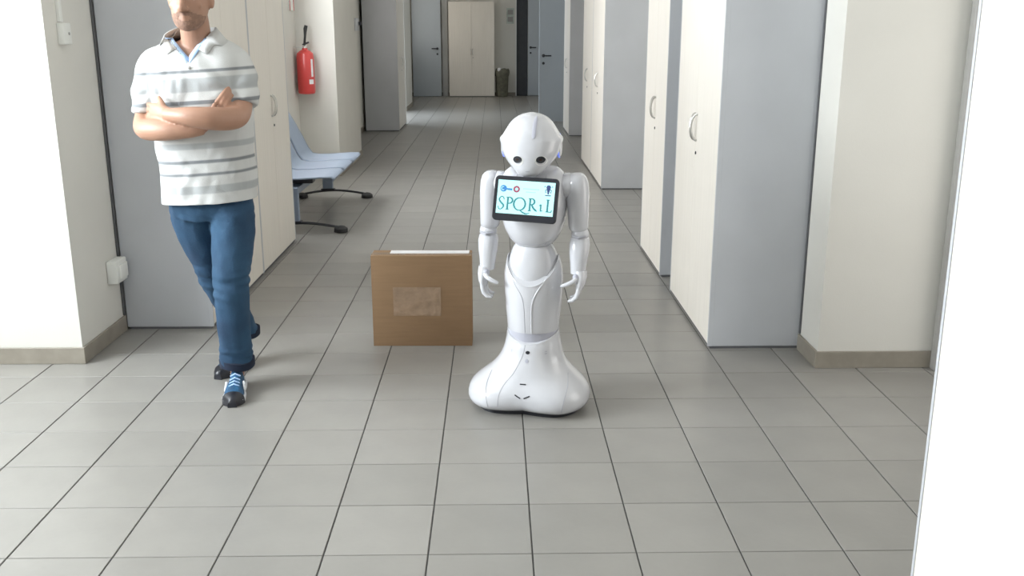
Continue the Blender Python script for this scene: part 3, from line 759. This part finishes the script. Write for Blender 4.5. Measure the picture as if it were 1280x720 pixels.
class PB(MB):
    def limb(s, pts, n=20):   # [(x,y,z,r) or (x,y,z,(ra,rb))] in world coordinates, subdivided smoothly
        tab = [(i, p[0], p[1], p[2], *(p[3] if hasattr(p[3], '__len__') else (p[3], p[3]))) for i, p in enumerate(pts)]
        N = (len(pts)-1)*5; P = []; R = []
        for i in range(N+1):
            q = interp(tab, (len(pts)-1)*i/N); P.append(L_(q[:3])); R.append((q[3], q[4]))
        return s.tube(P, R, n)
    def trunk(s, tab, n=40, e=2.3, m=30):
        z0, z1 = tab[0][0], tab[-1][0]; rs = []
        for i in range(m+1):
            z = z0+(z1-z0)*i/m; cx, cy, rx, ry = interp(tab, z)
            rs.append([L_(p) for p in sect(cx, cy, rx, ry, ry, z, n, e)])
        return s.rings(rs)
    def blob(s, c, r): return s.ball(L_(c), r, 20, 14)

HX_, HY_ = -1.135, 3.775      # head axis
body = PB()
body.trunk([(1.455, HX_, HY_-.052, .022, .020), (1.468, HX_, HY_-.042, .042, .044), (1.49, HX_, HY_-.025, .056, .064), (1.52, HX_, HY_-.012, .064, .080), (1.56, HX_, HY_, .070, .092), (1.60, HX_, HY_+.008, .075, .099), (1.64, HX_, HY_+.012, .073, .098), (1.67, HX_, HY_+.012, .056, .076), (1.685, HX_, HY_+.012, .025, .035)], 32, 2.1, 26)
body.limb([(HX_, HY_-.088, 1.585, .008), (HX_, HY_-.102, 1.555, .011), (HX_, HY_-.108, 1.534, .0155), (HX_, HY_-.094, 1.524, .011)], 12)
for s_ in (-1, 1):
    body.blob((HX_+s_*.013, HY_-.097, 1.528), (.009, .010, .008))
    body.blob((HX_+s_*.075, HY_+.015, 1.565), (.011, .022, .034))
    body.limb([(HX_+s_*.012, HY_-.088, 1.592, .008), (HX_+s_*.035, HY_-.082, 1.596, .010), (HX_+s_*.055, HY_-.066, 1.588, .008)], 10)
    body.blob((HX_+s_*.040, HY_-.060, 1.542), (.020, .014, .018))
body.limb([(HX_-.024, HY_-.074, 1.502, .006), (HX_, HY_-.088, 1.505, .008), (HX_+.024, HY_-.074, 1.502, .006)], 10)
body.limb([(HX_-.020, HY_-.072, 1.492, .006), (HX_, HY_-.084, 1.490, .009), (HX_+.020, HY_-.072, 1.492, .006)], 10)
body.blob((HX_, HY_-.062, 1.464), (.020, .016, .014))
body.limb([(-1.14, 3.86, 1.36, .072), (-1.14, 3.835, 1.42, .058), (HX_, 3.80, 1.50, .054), (HX_, 3.79, 1.54, .05)], 22)
TB = [(.86, -1.147, 3.87, .165, .108), (.95, -1.147, 3.865, .155, .105), (1.05, -1.15, 3.86, .16, .108), (1.20, -1.152, 3.855, .182, .118), (1.30, -1.152, 3.855, .185, .108), (1.36, -1.15, 3.86, .165, .088), (1.40, -1.145, 3.86, .105, .066), (1.42, -1.145, 3.86, .06, .05)]
body.trunk(TB)
# legs under the jeans
body.limb([(-1.055, 3.87, .88, .085), (-1.058, 3.84, .68, .07), (-1.07, 3.80, .46, .050), (-1.08, 3.82, .28, .048), (-1.083, 3.84, .12, .034), (-1.085, 3.84, .06, .028), (-1.075, 3.78, .040, .02), (-1.06, 3.72, .035, .014)], 16)
body.limb([(-1.235, 3.88, .88, .085), (-1.215, 3.90, .68, .07), (-1.185, 3.95, .46, .050), (-1.155, 4.04, .30, .048), (-1.128, 4.15, .17, .034), (-1.13, 4.15, .11, .026), (-1.15, 4.08, .06, .018), (-1.17, 4.02, .042, .014)], 16)
# right arm (picture left): upper arm down, forearm across underneath
body.limb([(-1.285, 3.86, 1.34, .055), (-1.315, 3.84, 1.25, .051), (-1.336, 3.81, 1.16, .046), (-1.346, 3.775, 1.112, .042), (-1.326, 3.722, 1.092, .041), (-1.27, 3.680, 1.093, .042), (-1.21, 3.657, 1.092, .037), (-1.14, 3.654, 1.092, .028), (-1.095, 3.665, 1.100, .026)], 18)
# left arm (picture right): forearm across on top
body.limb([(-1.015, 3.86, 1.34, .055), (-.992, 3.84, 1.26, .051), (-.980, 3.80, 1.19, .046), (-.978, 3.755, 1.142, .042), (-.998, 3.692, 1.132, .043), (-1.05, 3.635, 1.138, .043), (-1.12, 3.620, 1.146, .037), (-1.185, 3.640, 1.150, .028), (-1.225, 3.665, 1.152, .025)], 18)
# left hand: back of hand flat, fingers sliding under the right upper arm
body.limb([(-1.215, 3.660, 1.150, (.030, .020)), (-1.25, 3.680, 1.152, (.038, .018)), (-1.285, 3.708, 1.152, (.040, .015)), (-1.295, 3.716, 1.152, (.038, .012))], 16)
for q in range(4):
    zz = 1.182-.0205*q; Lf = (.9, 1.0, .97, .78)[q]
    body.limb([(-1.285, 3.708, zz, .0095), (-1.285-.028*Lf, 3.735, zz, .009), (-1.285-.040*Lf, 3.765, zz-.002, .0085), (-1.285-.042*Lf, 3.785, zz-.003, .007)], 10)
body.limb([(-1.232, 3.672, 1.172, .012), (-1.248, 3.690, 1.196, .0105), (-1.262, 3.708, 1.212, .008)], 10)
# right hand: goes under the left forearm, fingers wrap the left upper arm, thumb up along the chest
body.limb([(-1.105, 3.662, 1.096, (.022, .030)), (-1.07, 3.690, 1.125, (.018, .038)), (-1.04, 3.715, 1.158, (.015, .040)), (-1.03, 3.722, 1.168, (.012, .038))], 16)
for q in range(4):
    o_ = -.030+.0205*q; Lf = (.9, 1.0, .97, .78)[q]
    body.limb([(-1.035+o_*.6, 3.718, 1.165-o_*.8, .0095), (-1.018+o_*.4, 3.722, 1.165+.030*Lf-o_*.8, .009), (-1.006+o_*.3, 3.735, 1.165+.052*Lf-o_*.8, .0085), (-.998+o_*.3, 3.75, 1.165+.064*Lf-o_*.8, .007)], 10)
body.limb([(-1.075, 3.690, 1.130, .012), (-1.062, 3.694, 1.165, .0105), (-1.048, 3.700, 1.190, .008)], 10)
bo = fuse(body, 'body', 'skin', .0045, 3)

# hair and stubble: shells lifted off the head
def shell(src, name, m, sel, off):
    me = src.data; bm = bmesh.new(); bm.from_mesh(me); bm.normal_update()
    kill = [f for f in bm.faces if not sel(f.calc_center_median()+Vector((RX, RY, 0)))]
    bmesh.ops.delete(bm, geom=kill, context='FACES')
    for v in bm.verts:
        p = v.co+Vector((RX, RY, 0)); v.co += v.normal*off(p)
    nm = bpy.data.meshes.new(name); bm.to_mesh(nm); bm.free()
    for p in nm.polygons: p.use_smooth = True
    nm.materials.clear(); nm.materials.append(M[m])
    o = bpy.data.objects.new(name, nm); COL.objects.link(o); o.parent = ps; return o
shell(bo, 'hair', 'hair', lambda p: p.z > 1.50 and p.z > 1.625-.9*max(0, p.y-(HY_-.055))*(1 if p.y > HY_-.02 else .4) and (p.z > 1.60 or p.y > HY_+.035) and abs(p.x-HX_) < .12, lambda p: .007+.004*noise.noise(p*60))
def beard_sel(p):
    if abs(p.x-HX_) > .075 or p.z < 1.452 or p.z > 1.53 or p.y > HY_-.02: return False
    if 1.486 < p.z < 1.506 and ((p.x-HX_)/.026)**2+((p.z-1.497)/.009)**2 < 1: return False
    return p.z < 1.520-.35*max(0, abs(p.x-HX_)-.02)
shell(bo, 'beard', 'beard', beard_sel, lambda p: .0014)
for s_ in (-1, 1):
    ey = MB().ball(L_((HX_+s_*.032, HY_-.0735, 1.568)), (.0135, .0115, .0095), 14, 10).build('eye', 'eye', ps)
    MB().ball(L_((HX_+s_*.032, HY_-.0825, 1.567)), (.006, .0035, .006), 12, 8).build('iris', 'iris', ey)
    eb = MB().tube([L_((HX_+s_*(.014+.014*k), HY_-.102+.009*k*k*.5, 1.594+.004*math.sin(PI*k/3))) for k in range(4)], [.003, .0045, .004, .002], 8).build('eyebrow', 'hair', ps)

# polo shirt
sh = PB()
ST = [(.775, -1.147, 3.862, .188, .130), (.85, -1.147, 3.862, .184, .128), (.95, -1.147, 3.86, .182, .126), (1.05, -1.150, 3.855, .186, .130), (1.20, -1.152, 3.85, .203, .140), (1.30, -1.152, 3.852, .200, .127), (1.36, -1.150, 3.86, .190, .104), (1.39, -1.148, 3.862, .158, .088), (1.415, -1.146, 3.862, .112, .076), (1.44, -1.143, 3.845, .072, .066), (1.455, -1.142, 3.84, .07, .064)]
sh.trunk(ST)
sh.limb([(-1.24, 3.86, 1.345, .055), (-1.292, 3.855, 1.325, .067), (-1.314, 3.84, 1.275, .072), (-1.327, 3.825, 1.215, .070), (-1.334, 3.808, 1.142, .066)], 26)
sh.limb([(-1.06, 3.86, 1.345, .055), (-1.012, 3.855, 1.325, .067), (-.994, 3.84, 1.275, .069), (-.984, 3.825, 1.225, .066), (-.979, 3.805, 1.175, .062)], 26)
so = fuse(sh, 'polo_shirt', 'shirt', .006, 4)
bm = bmesh.new(); bm.from_mesh(so.data)
# straight hem
bmesh.ops.bisect_plane(bm, geom=bm.verts[:]+bm.edges[:]+bm.faces[:], plane_co=(0, 0, .798), plane_no=(-.05, 0, 1), clear_inner=True)
# open neck
kill = []
for f in bm.faces:
    p = f.calc_center_median()+Vector((RX, RY, 0))
    if p.z > 1.428+.02*(p.y > 3.84): kill.append(f); continue
    dx = p.x+1.15
    if p.y < 3.84 and p.z > 1.335 and (-(p.z-1.335)*1.0 < dx < (p.z-1.335)*.66): kill.append(f)
bmesh.ops.delete(bm, geom=kill, context='FACES')
# folds: gathered from the armpits towards the belly and around the crossed arms
bm.normal_update()
for v in bm.verts:
    p = v.co+Vector((RX, RY, 0)); d_ = 0
    if p.y < 3.90:
        for ax, az, sg in ((-1.30, 1.24, 1), (-1.0, 1.24, -1)):
            rx_, rz_ = (p.x-ax)*sg, p.z-az
            ang = math.atan2(rz_, rx_); rr = math.hypot(rx_, rz_)
            wgt = math.exp(-((rr-.10)/.12)**2)
            d_ += .0035*wgt*min(1, rr/.05)*math.sin(ang*6+1.3*sg+noise.noise(p*6)*2.5)
        if p.z < 1.08: d_ += (.013*noise.noise(Vector((p.x*13+p.z*9, p.y*5, p.z*4)))+.006*noise.noise(Vector((p.x*26-p.z*14, p.y*8, p.z*9))))*min(1, (1.1-p.z)/.08)
        elif abs(p.x+1.15) < .16: d_ += .009*noise.noise(Vector((p.x*24+abs(p.x+1.15)*-10, p.y*5, p.z*7+4)))*max(0, min(1, (1.34-p.z)/.08))
    d_ += .004*noise.noise(Vector((p.x*18+p.z*9, p.y*10, p.z*8)))+.003*noise.noise(Vector((p.x*14-p.z*12, p.y*12, p.z*6)))
    v.co += v.normal*max(d_, -.004)
bm.to_mesh(so.data); bm.free()
for p in so.data.polygons: p.use_smooth = True
md = so.modifiers.new('cloth', 'SOLIDIFY'); md.thickness = .004; md.offset = 1
# collar, lining of the open placket, button, sleeve bands
def ribbon(name, inner, outer, m, parent, th=.004):
    mb = MB(); n = len(inner); mb.add([L_(p) for p in inner]+[L_(p) for p in outer], [(i, i+1, n+i+1, n+i) for i in range(n-1)])
    o = mb.build(name, m, parent, angle=80); fix_normals(o)
    md = o.modifiers.new('t', 'SOLIDIFY'); md.thickness = th; md.offset = 0; return o
bvs = None
def on_shirt(x, z, off=.006):
    global bvs
    if bvs is None: bvs = BVHTree.FromPolygons([v.co[:] for v in body_sh.vertices], [p.vertices[:] for p in body_sh.polygons])
    r = bvs.ray_cast(Vector((x-RX, -2, z)), Vector((0, 1, 0)))
    y = (r[0].y+RY) if r[0] is not None else 3.80
    return (x, y-off, z)
# closed trunk surface to lay collar pieces on
tmp = PB().trunk(ST, 48, 2.3, 60); body_sh = bpy.data.meshes.new('tmp'); body_sh.from_pydata(tmp.v, [], tmp.f)
def S3(l, n=18): return smooth_pts(l, n)
for s_ in (-1, 1):
    k1 = 1.0 if s_ < 0 else .66
    back = (-1.142, 3.905, 1.462); side = (-1.142+s_*.074, 3.85, 1.462)
    top = (-1.15+s_*(k1*.095+.004), 3.80, 1.437)
    fr = [on_shirt(-1.15+s_*k1*(z-1.335)+s_*.004, z, .010) for z in (1.415, 1.385)]
    inner = S3([back, (-1.142+s_*.05, 3.893, 1.464), side, top, fr[0], fr[1]])
    ofr = [on_shirt(-1.15+s_*(k1*(z-1.335)+.045), z-.006, .012) for z in (1.405, 1.372)]
    outer = S3([(-1.142, 3.93, 1.420), (-1.142+s_*.075, 3.912, 1.418), (-1.142+s_*.115, 3.85, 1.412), (-1.15+s_*.118, 3.795, 1.398), ofr[0], ofr[1]])
    ribbon('collar', inner, outer, 'shirt', so)
    zz = [1.335+.006*k for k in range(16)]
    inn = [on_shirt(-1.15+s_*max(0, k1*(z-1.335)-.017), z, -.004) for z in zz]
    ou = [on_shirt(-1.15+s_*(k1*(z-1.335)+.006), z, .0045) for z in zz]
    ribbon('placket_lining', inn, ou, 'lining', so, .003)
b_ = on_shirt(-1.143, 1.318, .007)
MB().lathe([(.006, 0), (.006, .003), (.004, .004)], 12, Matrix.Translation(L_(b_)) @ Matrix.Rotation(PI/2, 4, 'X')).build('button', 'greytrim', so)

# jeans
jn = PB()
jn.trunk([(.72, -1.147, 3.875, .15, .10), (.78, -1.147, 3.868, .166, .112), (.85, -1.147, 3.864, .160, .106), (.93, -1.147, 3.862, .150, .098)], 36, 2.3, 14)
jn.limb([(-1.070, 3.865, .84, .085), (-1.056, 3.845, .74, .092), (-1.060, 3.825, .62, .084), (-1.070, 3.80, .47, .072), (-1.078, 3.815, .32, .067), (-1.083, 3.835, .18, .066), (-1.084, 3.842, .105, .068)], 26)
jn.limb([(-1.226, 3.872, .84, .085), (-1.228, 3.885, .74, .090), (-1.212, 3.91, .62, .080), (-1.182, 3.955, .47, .069), (-1.156, 4.04, .32, .064), (-1.135, 4.12, .20, .063), (-1.128, 4.155, .145, .064)], 26)
jo = fuse(jn, 'jeans', 'jeans', .006, 4)
me = jo.data
bm = bmesh.new(); bm.from_mesh(me); bm.normal_update()
moves = []
for v in bm.verts:
    p = v.co+Vector((RX, RY, 0))
    d_ = .005*noise.noise(Vector((p.x*13, p.y*9, p.z*5)))+.0035*noise.noise(Vector((p.x*30, p.y*20, p.z*16)))
    for kz, am in ((.47, .0045), (.14, .004), (.76, .003)):
        d_ += am*math.exp(-((p.z-kz)/.07)**2)*noise.noise(Vector((p.x*12+p.z*8, p.y*9, p.z*42)))*2
    moves.append(v.normal*d_)
for v, m_ in zip(bm.verts, moves): v.co += m_
bm.to_mesh(me); bm.free()
for (cx, cy, cz, r) in ((-1.084, 3.842, .112, .069), (-1.128, 4.152, .15, .065)):
    m = MB(); rs = []
    for rr, z in ((r-.006, cz-.018), (r+.003, cz-.016), (r+.004, cz+.014), (r-.004, cz+.018)):
        rs.append([L_((cx+(rr+.002*math.sin(3*a))*math.cos(a), cy+rr*math.sin(a), z+.006*math.sin(2*a))) for a in [2*PI*i/28 for i in range(28)]])
    m.rings(rs, False, False).build('hem', 'denimdark', jo, angle=60)

# shoes
def shoe(heel, toe, lift):
    h = Vector((*heel, 0)); t_ = Vector((*toe, 0)); d_ = t_-h; L = d_.length; ang = math.atan2(d_.y, d_.x)
    mt = Matrix.Translation(Vector(L_((h.x, h.y, 0)))) @ Matrix.Rotation(ang, 4, 'Z')
    def up(x): return lift*max(0, 1-x/(L*.75))**1.3
    out = [(0, .018), (.02, .030), (.06, .034), (.12, .032), (.17, .040), (.21, .042), (.24, .034), (.262, .018), (.27, .004)]
    k = L/.27
    # sole
    def ring(z, grow):
        r = []
        for x, wd in out: r.append((x*k, -(wd+grow), z+up(x*k)))
        for x, wd in reversed(out): r.append((x*k, wd+grow, z+up(x*k)))
        return r
    u = PB(); rs = []
    ht = [(0, .075), (.02, .098), (.06, .10), (.10, .088), (.14, .072), (.18, .062), (.22, .054), (.25, .044), (.268, .030)]
    for x, top in ht:
        wd = interp([(a, b) for a, b in out], x)[0]; r = []
        wt = wd*(.95 if x > .1 else .8)
        for i in range(21):
            a = PI*i/20; r.append((x*k, wt*math.cos(a), .014+(top-.014)*math.sin(a)**.6+up(x*k)))
        rs.append(r)
    u.rings(rs, mtx=mt); o = u.build('shoe', 'shoe', ps, angle=60); fix_normals(o)
    s = MB().rings([ring(.0, -.003), ring(.004, .003), ring(.018, .005), ring(.024, .002)], mtx=mt).build('sole', 'sole', o, angle=45); fix_normals(s)
    lc = MB()
    for q in range(4):
        x = .115+.022*q; z = interp(ht, x)[0]+.003
        lc.tube([(x*k, -.020, z-.010+up(x*k)), (x*k, 0, z+.001+up(x*k)), (x*k, .020, z-.010+up(x*k))], .0035, 6, mtx=mt)
    lc.build('laces', 'lining', o)
    tp = MB(); rs = []
    for x, top in ((.228, .050), (.25, .044), (.268, .036), (.278, .026)):
        wd = interp([(a, b) for a, b in out], min(x, .266))[0]
        rs.append([(x*k, (wd+.0065)*math.cos(PI*i/14), .001+(top+.001)*math.sin(PI*i/14)**.6+up(x*k)) for i in range(15)])
    tp.rings(rs, mtx=mt); fix_normals(tp.build('toe_cap', 'black', o, angle=60))
    for s2 in (-1, 1):
        tp = MB().tube([(.10*k, s2*.034, .03+up(.1*k)), (.135*k, s2*.034, .055+up(.13*k)), (.165*k, s2*.039, .03+up(.16*k))], [.004, .006, .004], 6, mtx=mt)
        tp.build('side_stripe', 'sole', o)
shoe((-1.092, 3.885), (-1.052, 3.618), 0)
shoe((-1.125, 4.20), (-1.195, 3.94), .055)
bpy.data.meshes.remove(body_sh)
